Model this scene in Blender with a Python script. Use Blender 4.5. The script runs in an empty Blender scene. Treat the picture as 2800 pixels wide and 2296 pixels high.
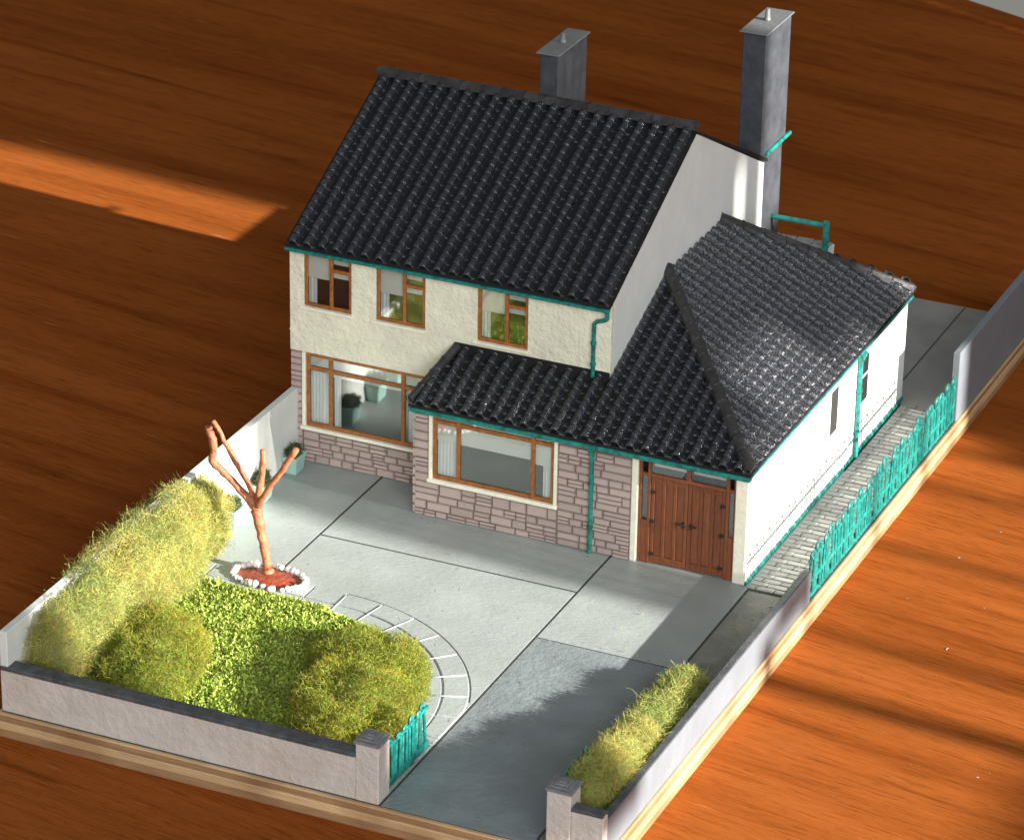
import bpy, bmesh, math, random
import numpy as np
from mathutils import Matrix, Vector, noise as mnoise

random.seed(7)
rng = np.random.default_rng(11)
S = 0.001                      # everything below is written in millimetres
scene = bpy.context.scene
col = scene.collection

# ------------------------------------------------------------------ camera
cam_d = bpy.data.cameras.new("camera")
cam = bpy.data.objects.new("camera", cam_d)
col.objects.link(cam)
cam_d.sensor_fit = 'HORIZONTAL'
cam_d.sensor_width = 36.0
cam_d.lens = 136.09
cam_d.clip_start = 0.01
cam_d.clip_end = 50.0
CAM = (444.056, -861.416, 476.521)
ROT = ((0.912598, -0.190726, 0.361648), (0.4085, 0.388279, -0.826056), (0.01713, 0.901589, 0.432253))
M = Matrix(ROT).to_4x4()
M.translation = Vector(CAM) * S
cam.matrix_world = M
cam_d.dof.use_dof = True
cam_d.dof.focus_distance = 1.03
cam_d.dof.aperture_fstop = 90.0
scene.camera = cam

# ------------------------------------------------------------------ world, lamps, exposure
world = bpy.data.worlds.new("World")
scene.world = world
world.use_nodes = True
bg = world.node_tree.nodes['Background']
bg.inputs[0].default_value = (0.93, 0.97, 1.0, 1)
bg.inputs[1].default_value = 0.25

KY, KZ = 0.08, 0.317           # slope of the low light: (1, -KY, KZ) points to it
LAMP = Vector((80, 0, 20)) + Vector((1, -KY, KZ)).normalized() * 20000
ld = bpy.data.lights.new("low_beam", 'SPOT')
ld.energy = 90000
ld.color = (1.0, 0.955, 0.88)
ld.shadow_soft_size = 0.085
ld.spot_size = math.radians(7)
ld.spot_blend = 0.1
lo = bpy.data.objects.new("low_beam", ld)
col.objects.link(lo)
lo.location = LAMP * S
lo.rotation_euler = (LAMP - Vector((80, 0, 20))).to_track_quat('Z', 'Y').to_euler()

ad = bpy.data.lights.new("soft_fill", 'AREA')  # added soft fill for the walls, in place of window skylight
ad.shape = 'RECTANGLE'
ad.size, ad.size_y = 1.6, 1.2
ad.energy = 50.0
ad.color = (0.95, 0.98, 1.0)
ao = bpy.data.objects.new("soft_fill", ad)
col.objects.link(ao)
ao.location = (1.25, -1.65, 0.85)
ao.rotation_euler = (Vector(ao.location) - Vector((0.06, 0, 0.03))).to_track_quat('Z', 'Y').to_euler()

scene.view_settings.view_transform = 'Standard'
scene.view_settings.look = 'None'
scene.view_settings.gamma = 1.0
scene.view_settings.exposure = 0.0
scene.view_settings.use_curve_mapping = False
scene.cycles.max_bounces = 8
scene.cycles.transparent_max_bounces = 12

# ------------------------------------------------------------------ materials
def mat(name, base, rough=0.6, var=0.12, vscale=300.0, bump=0.0, bscale=900.0, bdist=0.0004, spec=0.4,
        rnd=0.0, tint=None, tscale=80.0, tfac=0.5, stretch=None, attr=False, transl=0.0, metal=0.0,
        sparkle=False, stretch_b=None):
    m = bpy.data.materials.new(name)
    m.use_nodes = True
    nt = m.node_tree
    N, L = nt.nodes, nt.links
    b = N['Principled BSDF']
    tc = N.new('ShaderNodeTexCoord')
    mp = N.new('ShaderNodeMapping')
    L.new(tc.outputs['Object'], mp.inputs[0])
    if stretch:
        mp.inputs['Scale'].default_value = stretch
    n1 = N.new('ShaderNodeTexNoise')
    n1.inputs['Scale'].default_value = vscale
    n1.inputs['Detail'].default_value = 5
    n1.inputs['Roughness'].default_value = 0.6
    L.new(mp.outputs[0], n1.inputs['Vector'])
    cr = N.new('ShaderNodeValToRGB')
    cr.color_ramp.elements[0].position = 0.3
    cr.color_ramp.elements[1].position = 0.7
    lo_ = [c * (1 - var) for c in base]
    hi_ = [min(1, c * (1 + var)) for c in base]
    cr.color_ramp.elements[0].color = (*lo_, 1)
    cr.color_ramp.elements[1].color = (*hi_, 1)
    L.new(n1.outputs['Fac'], cr.inputs[0])
    out = cr.outputs[0]
    if tint is not None:
        n2 = N.new('ShaderNodeTexNoise')
        n2.inputs['Scale'].default_value = tscale
        n2.inputs['Detail'].default_value = 6
        L.new(tc.outputs['Object'], n2.inputs['Vector'])
        r2 = N.new('ShaderNodeValToRGB')
        r2.color_ramp.elements[0].position = 0.45
        r2.color_ramp.elements[1].position = 0.68
        r2.color_ramp.elements[0].color = (0, 0, 0, 1)
        r2.color_ramp.elements[1].color = (tfac, tfac, tfac, 1)
        L.new(n2.outputs['Fac'], r2.inputs[0])
        mx = N.new('ShaderNodeMix')
        mx.data_type = 'RGBA'
        L.new(r2.outputs[0], mx.inputs[0])
        L.new(out, mx.inputs[6])
        mx.inputs[7].default_value = (*tint, 1)
        out = mx.outputs[2]
    if rnd > 0:
        oi = N.new('ShaderNodeObjectInfo')
        mr = N.new('ShaderNodeMapRange')
        mr.inputs[3].default_value = 1 - rnd
        mr.inputs[4].default_value = 1 + rnd
        L.new(oi.outputs['Random'], mr.inputs[0])
        mx = N.new('ShaderNodeMix')
        mx.data_type = 'RGBA'
        mx.blend_type = 'MULTIPLY'
        mx.inputs[0].default_value = 1
        L.new(out, mx.inputs[6])
        L.new(mr.outputs[0], mx.inputs[7])
        out = mx.outputs[2]
    if attr:
        at = N.new('ShaderNodeAttribute')
        at.attribute_name = 'tone'
        mx = N.new('ShaderNodeMix')
        mx.data_type = 'RGBA'
        mx.blend_type = 'MULTIPLY'
        mx.inputs[0].default_value = 1
        L.new(out, mx.inputs[6])
        L.new(at.outputs['Color'], mx.inputs[7])
        out = mx.outputs[2]
    L.new(out, b.inputs['Base Color'])
    b.inputs['Roughness'].default_value = rough
    b.inputs['Specular IOR Level'].default_value = spec
    b.inputs['Metallic'].default_value = metal
    if bump > 0:
        n3 = N.new('ShaderNodeTexNoise')
        n3.inputs['Scale'].default_value = bscale
        n3.inputs['Detail'].default_value = 4
        n3.inputs['Roughness'].default_value = 0.65
        if stretch_b:
            mp2 = N.new('ShaderNodeMapping')
            mp2.inputs['Scale'].default_value = stretch_b
            L.new(tc.outputs['Object'], mp2.inputs[0])
            L.new(mp2.outputs[0], n3.inputs['Vector'])
        else:
            L.new(tc.outputs['Object'], n3.inputs['Vector'])
        bp = N.new('ShaderNodeBump')
        bp.inputs['Strength'].default_value = bump
        bp.inputs['Distance'].default_value = bdist
        L.new(n3.outputs['Fac'], bp.inputs['Height'])
        L.new(bp.outputs[0], b.inputs['Normal'])
    if sparkle:
        vo = N.new('ShaderNodeTexNoise')
        vo.inputs['Scale'].default_value = 1500
        vo.inputs['Detail'].default_value = 2
        L.new(tc.outputs['Object'], vo.inputs['Vector'])
        r3 = N.new('ShaderNodeMapRange')
        r3.inputs[1].default_value = 0.35
        r3.inputs[2].default_value = 0.65
        r3.inputs[3].default_value = 0.10
        r3.inputs[4].default_value = 0.36
        L.new(vo.outputs['Fac'], r3.inputs[0])
        L.new(r3.outputs[0], b.inputs['Roughness'])
    if transl > 0:
        tr = N.new('ShaderNodeBsdfTranslucent')
        L.new(out, tr.inputs[0])
        ms = N.new('ShaderNodeMixShader')
        ms.inputs[0].default_value = transl
        L.new(b.outputs[0], ms.inputs[1])
        L.new(tr.outputs[0], ms.inputs[2])
        L.new(ms.outputs[0], N['Material Output'].inputs[0])
    return m

def wood_mat():
    m = bpy.data.materials.new("varnished_teak_veneer")
    m.use_nodes = True
    nt = m.node_tree
    N, L = nt.nodes, nt.links
    b = N['Principled BSDF']
    tc = N.new('ShaderNodeTexCoord')
    mp = N.new('ShaderNodeMapping')
    mp.inputs['Rotation'].default_value = (0, 0, math.radians(8.5))
    L.new(tc.outputs['Object'], mp.inputs[0])
    def st(sx, sy, scale, detail, rough=0.55, dist=0.0):
        k = N.new('ShaderNodeMapping')
        k.inputs['Scale'].default_value = (sx, sy, 1)
        L.new(mp.outputs[0], k.inputs[0])
        n = N.new('ShaderNodeTexNoise')
        n.inputs['Scale'].default_value = scale
        n.inputs['Detail'].default_value = detail
        n.inputs['Roughness'].default_value = rough
        n.inputs['Distortion'].default_value = dist
        L.new(k.outputs[0], n.inputs['Vector'])
        return n.outputs['Fac']
    broad = st(1.0, 9.0, 3.2, 4, 0.55, 0.6)
    streak = st(1.6, 26.0, 5.0, 6, 0.62, 0.5)
    fine = st(9.0, 230.0, 6.0, 4, 0.65)
    def ramp(inp, stops):
        r = N.new('ShaderNodeValToRGB')
        e = r.color_ramp.elements
        e[0].position, e[0].color = stops[0][0], (*stops[0][1], 1)
        e[1].position, e[1].color = stops[-1][0], (*stops[-1][1], 1)
        for p, c in stops[1:-1]:
            q = e.new(p)
            q.color = (*c, 1)
        L.new(inp, r.inputs[0])
        return r.outputs[0]
    c1 = ramp(broad, [(0.30, (0.215, 0.056, 0.0115)), (0.5, (0.275, 0.075, 0.0155)), (0.72, (0.33, 0.095, 0.0210))])
    k2 = ramp(streak, [(0.28, (0.52, 0.48, 0.45)), (0.42, (0.88, 0.86, 0.84)), (0.55, (1, 1, 1)), (0.75, (1.0, 0.98, 0.95))])
    k3 = ramp(fine, [(0.32, (0.60, 0.57, 0.54)), (0.47, (1, 1, 1)), (0.72, (1.0, 1.0, 1.0))])
    def mul(a, c):
        x = N.new('ShaderNodeMix')
        x.data_type = 'RGBA'
        x.blend_type = 'MULTIPLY'
        x.inputs[0].default_value = 1
        L.new(a, x.inputs[6])
        L.new(c, x.inputs[7])
        return x.outputs[2]
    out = mul(mul(c1, k2), k3)
    pores = st(26.0, 520.0, 5.0, 3, 0.6)
    k4 = ramp(pores, [(0.30, (0.52, 0.48, 0.45)), (0.43, (0.97, 0.96, 0.95)), (0.60, (1, 1, 1)), (0.72, (1.22, 1.20, 1.18))])
    out = mul(out, k4)
    # pale scratches along and across the grain
    sc = st(14.0, 420.0, 3.0, 2, 0.5)
    sm = N.new('ShaderNodeMapRange')
    sm.inputs[1].default_value = 0.72
    sm.inputs[2].default_value = 0.80
    L.new(sc, sm.inputs[0])
    x = N.new('ShaderNodeMix')
    x.data_type = 'RGBA'
    L.new(sm.outputs[0], x.inputs[0])
    L.new(out, x.inputs[6])
    x.inputs[7].default_value = (0.42, 0.24, 0.12, 1)
    L.new(x.outputs[2], b.inputs['Base Color'])
    b.inputs['Roughness'].default_value = 0.42
    b.inputs['Specular IOR Level'].default_value = 0.0
    bp = N.new('ShaderNodeBump')
    bp.inputs['Strength'].default_value = 0.25
    bp.inputs['Distance'].default_value = 0.0002
    L.new(fine, bp.inputs['Height'])
    L.new(bp.outputs[0], b.inputs['Normal'])
    return m

def ply_mat(name, base, dark):
    return mat(name, base, rough=0.65, var=0.22, vscale=60, stretch=(1, 1, 12), bump=0.3, bscale=500,
               tint=dark, tscale=45, tfac=0.75, spec=0.3)

def glass_mat():
    m = bpy.data.materials.new("clear_glazing_sheet")
    m.use_nodes = True
    nt = m.node_tree
    N, L = nt.nodes, nt.links
    N.remove(N['Principled BSDF'])
    t = N.new('ShaderNodeBsdfTransparent')
    t.inputs[0].default_value = (0.9, 0.92, 0.92, 1)
    g = N.new('ShaderNodeBsdfGlossy')
    g.inputs['Roughness'].default_value = 0.035
    g.inputs[0].default_value = (0.95, 0.97, 0.97, 1)
    lw = N.new('ShaderNodeLayerWeight')
    lw.inputs[0].default_value = 0.35
    fr = N.new('ShaderNodeMapRange')
    fr.inputs[3].default_value = 0.055
    fr.inputs[4].default_value = 0.6
    L.new(lw.outputs['Facing'], fr.inputs[0])
    ms = N.new('ShaderNodeMixShader')
    L.new(fr.outputs[0], ms.inputs[0])
    L.new(t.outputs[0], ms.inputs[1])
    L.new(g.outputs[0], ms.inputs[2])
    L.new(ms.outputs[0], N['Material Output'].inputs[0])
    return m

MT = {}
MT['wood'] = wood_mat()
MT['cream'] = mat('cream_roughcast', (0.72, 0.69, 0.54), rough=0.7, var=0.07, vscale=160, bump=1.0, bscale=440, bdist=0.0008,
                  tint=(0.55, 0.55, 0.46), tscale=70, tfac=0.35)
MT['white'] = mat('white_wall_paint', (0.72, 0.73, 0.70), rough=0.65, var=0.05, vscale=120, bump=0.35, bscale=700, bdist=0.0003,
                  tint=(0.66, 0.68, 0.66), tscale=50, tfac=0.4)
MT['trim'] = mat('cream_trim_paint', (0.78, 0.74, 0.60), rough=0.5, var=0.08, vscale=500, bump=0.5, bscale=1100, bdist=0.0003)
MT['stone'] = mat('mauve_stone', (0.37, 0.268, 0.245), rough=0.75, var=0.22, vscale=420, bump=0.7, bscale=900, bdist=0.0004,
                  rnd=0.13, tint=(0.37, 0.335, 0.285), tscale=60, tfac=0.8)
MT['mortar'] = mat('dark_joint', (0.17, 0.12, 0.105), rough=0.9, var=0.15)
MT['frame'] = mat('orange_brown_varnish', (0.29, 0.105, 0.026), rough=0.35, var=0.35, vscale=700, bump=0.4, bscale=1400, bdist=0.0002)
MT['door'] = mat('red_brown_door_paint', (0.185, 0.058, 0.023), rough=0.5, var=0.22, vscale=250, stretch=(6, 6, 1), bump=0.4,
                 bscale=1200, bdist=0.0002, rnd=0.12)
MT['black'] = mat('black_iron', (0.02, 0.017, 0.016), rough=0.5, var=0.2)
MT['teal'] = mat('teal_enamel', (0.010, 0.19, 0.16), rough=0.35, var=0.4, vscale=700, bump=0.6, bscale=1500, bdist=0.0003,
                 tint=(0.003, 0.05, 0.043), tscale=420, tfac=0.8, spec=0.5)
MT['roof'] = mat('black_tile_plastic', (0.019, 0.020, 0.026), rough=0.3, var=0.35, vscale=900, bump=1.0, bscale=1300, bdist=0.00038,
                 spec=0.9, rnd=0.18, sparkle=True)
MT['roof_base'] = mat('black_roof_card', (0.008, 0.008, 0.009), rough=0.6, var=0.2)
MT['ridge'] = mat('black_ridge_tile', (0.026, 0.024, 0.024), rough=0.42, var=0.35, vscale=500, bump=0.6, bscale=1200, rnd=0.2,
                  tint=(0.09, 0.085, 0.08), tscale=350, tfac=0.25)
MT['chimney'] = mat('dark_grey_chimney_paint', (0.044, 0.048, 0.056), rough=0.42, var=0.25, vscale=260, bump=0.3, bscale=600,
                    tint=(0.07, 0.075, 0.085), tscale=160, tfac=0.5)
MT['chimney_cap'] = mat('grey_chimney_cap', (0.13, 0.135, 0.138), rough=0.5, var=0.15, vscale=400, bump=0.4)
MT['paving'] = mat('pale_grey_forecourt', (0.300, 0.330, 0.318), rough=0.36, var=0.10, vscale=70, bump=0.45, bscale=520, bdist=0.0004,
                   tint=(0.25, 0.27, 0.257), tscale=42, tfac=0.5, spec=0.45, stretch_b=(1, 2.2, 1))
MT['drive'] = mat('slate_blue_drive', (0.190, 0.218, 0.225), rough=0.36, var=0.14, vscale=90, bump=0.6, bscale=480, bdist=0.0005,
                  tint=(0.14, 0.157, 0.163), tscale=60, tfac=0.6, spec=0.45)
MT['strip'] = mat('grey_green_strip', (0.20, 0.205, 0.175), rough=0.55, var=0.2, vscale=160, bump=0.7, bscale=500,
                  tint=(0.12, 0.125, 0.10), tscale=90, tfac=0.7)
MT['yard'] = mat('grey_back_yard', (0.26, 0.255, 0.235), rough=0.5, var=0.10, vscale=60, bump=0.4, bscale=500,
                 tint=(0.12, 0.12, 0.11), tscale=70, tfac=0.45)
MT['joint'] = mat('recessed_joint', (0.05, 0.05, 0.048), rough=0.8, var=0.2)
MT['paver'] = mat('worn_grey_paver', (0.25, 0.25, 0.235), rough=0.5, var=0.28, vscale=420, bump=0.8, bscale=800, bdist=0.0004, rnd=0.14,
                  tint=(0.13, 0.13, 0.12), tscale=260, tfac=0.7)
MT['stucco'] = mat('grey_stucco', (0.50, 0.45, 0.405), rough=0.7, var=0.08, vscale=150, bump=0.8, bscale=420, bdist=0.0007,
                   tint=(0.46, 0.36, 0.29), tscale=60, tfac=0.5)
MT['gwall'] = mat('pale_grey_wall_paint', (0.15, 0.165, 0.185), rough=0.5, var=0.08, vscale=140, bump=0.4, bscale=600,
                  tint=(0.13, 0.14, 0.155), tscale=50, tfac=0.6)
MT['wwall'] = mat('off_white_wall_paint', (0.60, 0.61, 0.57), rough=0.6, var=0.07, vscale=140, bump=0.4, bscale=500)
MT['coping'] = mat('slate_coping', (0.055, 0.058, 0.064), rough=0.5, var=0.25, vscale=380, bump=0.7, bscale=900,
                   tint=(0.13, 0.13, 0.14), tscale=300, tfac=0.4)
MT['postcap'] = mat('pale_slate_cap', (0.17, 0.172, 0.178), rough=0.5, var=0.3, vscale=380, bump=0.7, bscale=900)
MT['ply_a'] = ply_mat('birch_ply_pale', (0.50, 0.33, 0.175), (0.30, 0.165, 0.07))
MT['ply_b'] = ply_mat('birch_ply_dark', (0.30, 0.17, 0.082), (0.16, 0.075, 0.03))
MT['blind'] = mat('cream_blind', (0.74, 0.71, 0.64), rough=0.6, var=0.03)
MT['curtain'] = mat('white_curtain', (0.76, 0.75, 0.72), rough=0.7, var=0.05)
MT['olive'] = mat('olive_room_print', (0.19, 0.19, 0.032), rough=0.6, var=0.45, vscale=180)
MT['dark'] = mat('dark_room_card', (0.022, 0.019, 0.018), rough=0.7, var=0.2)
MT['glass'] = glass_mat()
MT['bark'] = mat('copper_brown_twig', (0.36, 0.125, 0.055), rough=0.5, var=0.3, vscale=500, bump=0.8, bscale=900, bdist=0.0005,
                 tint=(0.16, 0.05, 0.028), tscale=260, tfac=0.6)
MT['soil'] = mat('red_brown_soil', (0.24, 0.048, 0.022), rough=0.45, var=0.4, vscale=500, bump=1.0, bscale=700, bdist=0.0006)
MT['pebble'] = mat('white_pebble', (0.66, 0.61, 0.60), rough=0.5, var=0.2, vscale=500, bump=0.6, bscale=900, rnd=0.15)
MT['planter'] = mat('mint_planter_paint', (0.33, 0.52, 0.455), rough=0.45, var=0.10, vscale=250, bump=0.3)
MT['lichen'] = mat('yellow_green_fibre', (0.44, 0.435, 0.130), rough=0.55, var=0.25, vscale=120, attr=True, transl=0.5, spec=0.3)
MT['moss'] = mat('olive_green_fibre', (0.26, 0.28, 0.038), rough=0.55, var=0.3, vscale=110, attr=True, transl=0.42, spec=0.3)
MT['turf'] = mat('bright_green_turf', (0.29, 0.40, 0.062), rough=0.6, var=0.25, vscale=140, attr=True, transl=0.3, spec=0.25)
MT['plant'] = mat('dark_green_plant', (0.07, 0.105, 0.045), rough=0.6, var=0.3, vscale=200, attr=True, transl=0.2)
MT['crumb'] = mat('flock_crumb', (0.13, 0.17, 0.055), rough=0.7, var=0.3, attr=True)
MT['lint'] = mat('pale_lint', (0.36, 0.31, 0.27), rough=0.6, var=0.1)
MT['floor'] = mat('cream_floor', (0.92, 0.88, 0.78), rough=0.5, var=0.03, vscale=6)
MT['blocker'] = mat('white_blocker_paint', (0.7, 0.68, 0.64), rough=0.5, var=0.05, vscale=8)  # paint of the added light-blocking board

# ------------------------------------------------------------------ helpers
def tag(o, label=None, cat=None, group=None, kind=None):
    if label: o['label'] = label
    if cat: o['category'] = cat
    if group: o['group'] = group
    if kind: o['kind'] = kind
    return o

ORG = {}
def thing(name, label, cat, loc=(0, 0, 0), group=None):
    o = bpy.data.objects.new(name, None)
    o.empty_display_size = 0.01
    col.objects.link(o)
    o.location = Vector(loc) * S
    ORG[o.name] = Vector(loc)
    return tag(o, label, cat, group)

def origin(o):
    p = Vector((0, 0, 0))
    while o is not None:
        p += ORG.get(o.name, Vector((0, 0, 0)))
        o = o.parent
    return p

def link(o, parent=None, off=(0, 0, 0)):
    col.objects.link(o)
    if parent is not None:
        o.parent = parent
    o.location = Vector(off) * S
    ORG[o.name] = Vector(off)
    return o

def bevel(o, w=0.15, seg=1):
    md = o.modifiers.new('edge', 'BEVEL')
    md.width = w * S
    md.segments = seg
    md.limit_method = 'ANGLE'
    md.angle_limit = math.radians(40)
    return o

class MB:
    def __init__(s):
        s.v, s.f = [], []
    def add(s, vs, fs):
        n = len(s.v)
        s.v += [tuple(p) for p in vs]
        s.f += [tuple(i + n for i in q) for q in fs]
        return s
    def box(s, x0, x1, y0, y1, z0, z1):
        x0, x1 = min(x0, x1), max(x0, x1)
        y0, y1 = min(y0, y1), max(y0, y1)
        z0, z1 = min(z0, z1), max(z0, z1)
        vs = [(x, y, z) for z in (z0, z1) for y in (y0, y1) for x in (x0, x1)]
        return s.add(vs, [(0, 2, 3, 1), (4, 5, 7, 6), (0, 1, 5, 4), (2, 6, 7, 3), (0, 4, 6, 2), (1, 3, 7, 5)])
    def prism(s, poly, h0, h1):          # polygon in xy (counter-clockwise), extruded in z
        n = len(poly)
        vs = [(x, y, h0) for x, y in poly] + [(x, y, h1) for x, y in poly]
        fs = [tuple(range(n))[::-1], tuple(range(n, 2 * n))]
        fs += [(i, (i + 1) % n, n + (i + 1) % n, n + i) for i in range(n)]
        return s.add(vs, fs)
    def hull(s, bot, top):               # two matching rings of 3-D points
        n = len(bot)
        fs = [tuple(range(n))[::-1], tuple(range(n, 2 * n))]
        fs += [(i, (i + 1) % n, n + (i + 1) % n, n + i) for i in range(n)]
        return s.add(list(bot) + list(top), fs)
    def tube(s, path, radii, n=8, cap=True):
        path = [Vector(p) for p in path]
        if not hasattr(radii, '__len__'):
            radii = [radii] * len(path)
        rings = []
        up = None
        for i, p in enumerate(path):
            a = path[max(0, i - 1)]
            b = path[min(len(path) - 1, i + 1)]
            t = (b - a).normalized()
            if up is None:
                up = t.orthogonal().normalized()
            up = (up - t * up.dot(t))
            up = up.normalized() if up.length > 1e-6 else t.orthogonal().normalized()
            w = t.cross(up)
            rings.append([p + (up * math.cos(k * 2 * math.pi / n) + w * math.sin(k * 2 * math.pi / n)) * radii[i] for k in range(n)])
        vs = [q for r in rings for q in r]
        fs = []
        for i in range(len(rings) - 1):
            for k in range(n):
                fs.append((i * n + k, i * n + (k + 1) % n, (i + 1) * n + (k + 1) % n, (i + 1) * n + k))
        if cap:
            fs.append(tuple(range(n))[::-1])
            fs.append(tuple((len(rings) - 1) * n + k for k in range(n)))
        return s.add(vs, fs)
    def mesh(s, name, org=Vector((0, 0, 0)), smooth=False):
        me = bpy.data.meshes.new(name)
        me.from_pydata([tuple((Vector(p) - org) * S) for p in s.v], [], s.f)
        me.update()
        if smooth:
            me.polygons.foreach_set('use_smooth', [True] * len(me.polygons))
        return me
    def build(s, name, m, parent=None, smooth=False, bev=0.0, off=(0, 0, 0)):
        org = Vector((0, 0, 0)) if parent is None else origin(parent)
        me = s.mesh(name, org + Vector(off), smooth)
        me.materials.append(MT[m])
        o = link(bpy.data.objects.new(name, me), parent, off)
        if bev:
            bevel(o, bev)
        return o

def inst(name, me, parent, pos, scale=None, rot=None):      # another object with the same mesh; pos in world mm
    o = bpy.data.objects.new(name, me)
    link(o, parent, Vector(pos) - origin(parent))
    if scale: o.scale = scale
    if rot: o.rotation_euler = rot
    return o

# a wall sheet with openings: axes (a = along, b = up); mp(a, d, b) -> xyz
def wall_cells(mb, a0, a1, b0, b1, holes, mp, depth):
    A = sorted(set([a0, a1] + [h[i] for h in holes for i in (0, 1) if a0 < h[i] < a1]))
    B = sorted(set([b0, b1] + [h[i] for h in holes for i in (2, 3) if b0 < h[i] < b1]))
    def inhole(a, b):
        return any(h[0] < a < h[1] and h[2] < b < h[3] for h in holes)
    nA, nB = len(A) - 1, len(B) - 1
    solid = [[not inhole((A[i] + A[i + 1]) / 2, (B[j] + B[j + 1]) / 2) for j in range(nB)] for i in range(nA)]
    base = len(mb.v)
    idx = {}
    def vid(i, j, d):
        k = (i, j, d)
        if k not in idx:
            idx[k] = len(mb.v)
            mb.v.append(mp(A[i], depth if d else 0.0, B[j]))
        return idx[k]
    for i in range(nA):
        for j in range(nB):
            if not solid[i][j]:
                continue
            mb.f.append((vid(i, j, 0), vid(i + 1, j, 0), vid(i + 1, j + 1, 0), vid(i, j + 1, 0)))
            mb.f.append((vid(i, j + 1, 1), vid(i + 1, j + 1, 1), vid(i + 1, j, 1), vid(i, j, 1)))
            if i == 0 or not solid[i - 1][j]:
                mb.f.append((vid(i, j, 1), vid(i, j, 0), vid(i, j + 1, 0), vid(i, j + 1, 1)))
            if i == nA - 1 or not solid[i + 1][j]:
                mb.f.append((vid(i + 1, j, 0), vid(i + 1, j, 1), vid(i + 1, j + 1, 1), vid(i + 1, j + 1, 0)))
            if j == 0 or not solid[i][j - 1]:
                mb.f.append((vid(i, j, 1), vid(i + 1, j, 1), vid(i + 1, j, 0), vid(i, j, 0)))
            if j == nB - 1 or not solid[i][j + 1]:
                mb.f.append((vid(i, j + 1, 0), vid(i + 1, j + 1, 0), vid(i + 1, j + 1, 1), vid(i, j + 1, 1)))
    return mb

def np_mesh(name, V, F, m, parent=None, tone=None, kind=None):
    """V (n,3) mm world, F (k,4) or (k,3) ints"""
    org = np.zeros(3) if parent is None else np.array(origin(parent))
    me = bpy.data.meshes.new(name)
    n, k = len(V), F.shape[1]
    me.vertices.add(n)
    me.vertices.foreach_set('co', ((V - org) * S).astype(np.float32).ravel())
    me.loops.add(F.size)
    me.loops.foreach_set('vertex_index', F.astype(np.int32).ravel())
    me.polygons.add(len(F))
    me.polygons.foreach_set('loop_start', np.arange(0, F.size, k, dtype=np.int32))
    me.polygons.foreach_set('loop_total', np.full(len(F), k, dtype=np.int32))
    me.update(calc_edges=True)
    if tone is not None:
        at = me.attributes.new('tone', 'FLOAT_COLOR', 'POINT')
        at.data.foreach_set('color', np.concatenate([tone, np.ones((n, 1))], 1).astype(np.float32).ravel())
    me.materials.append(MT[m])
    o = link(bpy.data.objects.new(name, me), parent)
    if kind: o['kind'] = kind
    return o

def rand_dirs(n):
    d = rng.normal(size=(n, 3))
    return d / np.linalg.norm(d, axis=1, keepdims=True)

def fibres(P, Nrm, length, width, curl=0.8, segs=3, stray=0.0):
    """curly flat fibres starting at P, leaning to Nrm. returns V, F, per-fibre index"""
    n = len(P)
    d = Nrm * 0.55 + rand_dirs(n) * curl
    d /= np.linalg.norm(d, axis=1, keepdims=True)
    L = length * rng.uniform(0.5, 1.4, (n, 1)) / segs
    L *= np.where(rng.random((n, 1)) < stray, rng.uniform(1.5, 3.0, (n, 1)), 1.0)
    rows = []
    p = P.copy()
    side = np.cross(d, rand_dirs(n))
    side /= np.linalg.norm(side, axis=1, keepdims=True) + 1e-9
    for k in range(segs + 1):
        w = width * (1.0 - 0.5 * k / segs)
        rows.append(p - side * w)
        rows.append(p + side * w)
        p = p + d * L
        d = d + rand_dirs(n) * 0.75
        d /= np.linalg.norm(d, axis=1, keepdims=True)
    V = np.stack(rows, 1).reshape(-1, 3)
    m = 2 * (segs + 1)
    base = (np.arange(n) * m)[:, None]
    F = []
    for k in range(segs):
        F.append(base + np.array([[2 * k, 2 * k + 1, 2 * k + 3, 2 * k + 2]]))
    return V, np.concatenate(F, 0), np.repeat(np.arange(n), m)

def lump(p, s, seed):
    return mnoise.fractal(Vector((p[0] / s + seed, p[1] / s, p[2] / s)), 1.0, 2.0, 3)

def blob_points(n, spine, seed, amp=2.0):
    """points and normals on the skin of a lumpy sausage: spine = list of (centre, (rx, ry, rz))"""
    k = len(spine)
    t = np.clip(rng.uniform(-.3, k - .7, n), 0, k - 1) if k > 1 else np.zeros(n)
    i = np.minimum(t.astype(int), max(0, k - 2))
    fr = (t - i)[:, None]
    Cn = np.array([c for c, r in spine], float)
    Rd = np.array([r for c, r in spine], float)
    j = np.minimum(i + 1, k - 1)
    C_ = Cn[i] * (1 - fr) + Cn[j] * fr
    R_ = Rd[i] * (1 - fr) + Rd[j] * fr
    D = rand_dirs(n)
    P = C_ + D * R_
    Nn = D / R_
    Nn /= np.linalg.norm(Nn, axis=1, keepdims=True)
    a = np.array([lump(p, 9.0, seed) for p in P])[:, None]
    P = P + Nn * a * amp
    return P, Nn, C_, R_

def inside(P, spine, shrink):
    """mask of points well inside another cross-section of the same sausage"""
    Cn = np.array([c for c, r in spine], float)
    Rd = np.array([r for c, r in spine], float) * shrink
    if len(spine) == 1:
        return np.zeros(len(P), bool)
    m = np.zeros(len(P), bool)
    for a in np.linspace(0, len(spine) - 1, 8 * (len(spine) - 1) + 1):
        i = min(int(a), len(spine) - 2)
        fr = a - i
        c = Cn[i] * (1 - fr) + Cn[i + 1] * fr
        r = Rd[i] * (1 - fr) + Rd[i + 1] * fr
        m |= (((P - c) / r) ** 2).sum(1) < 1
    return m

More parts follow.
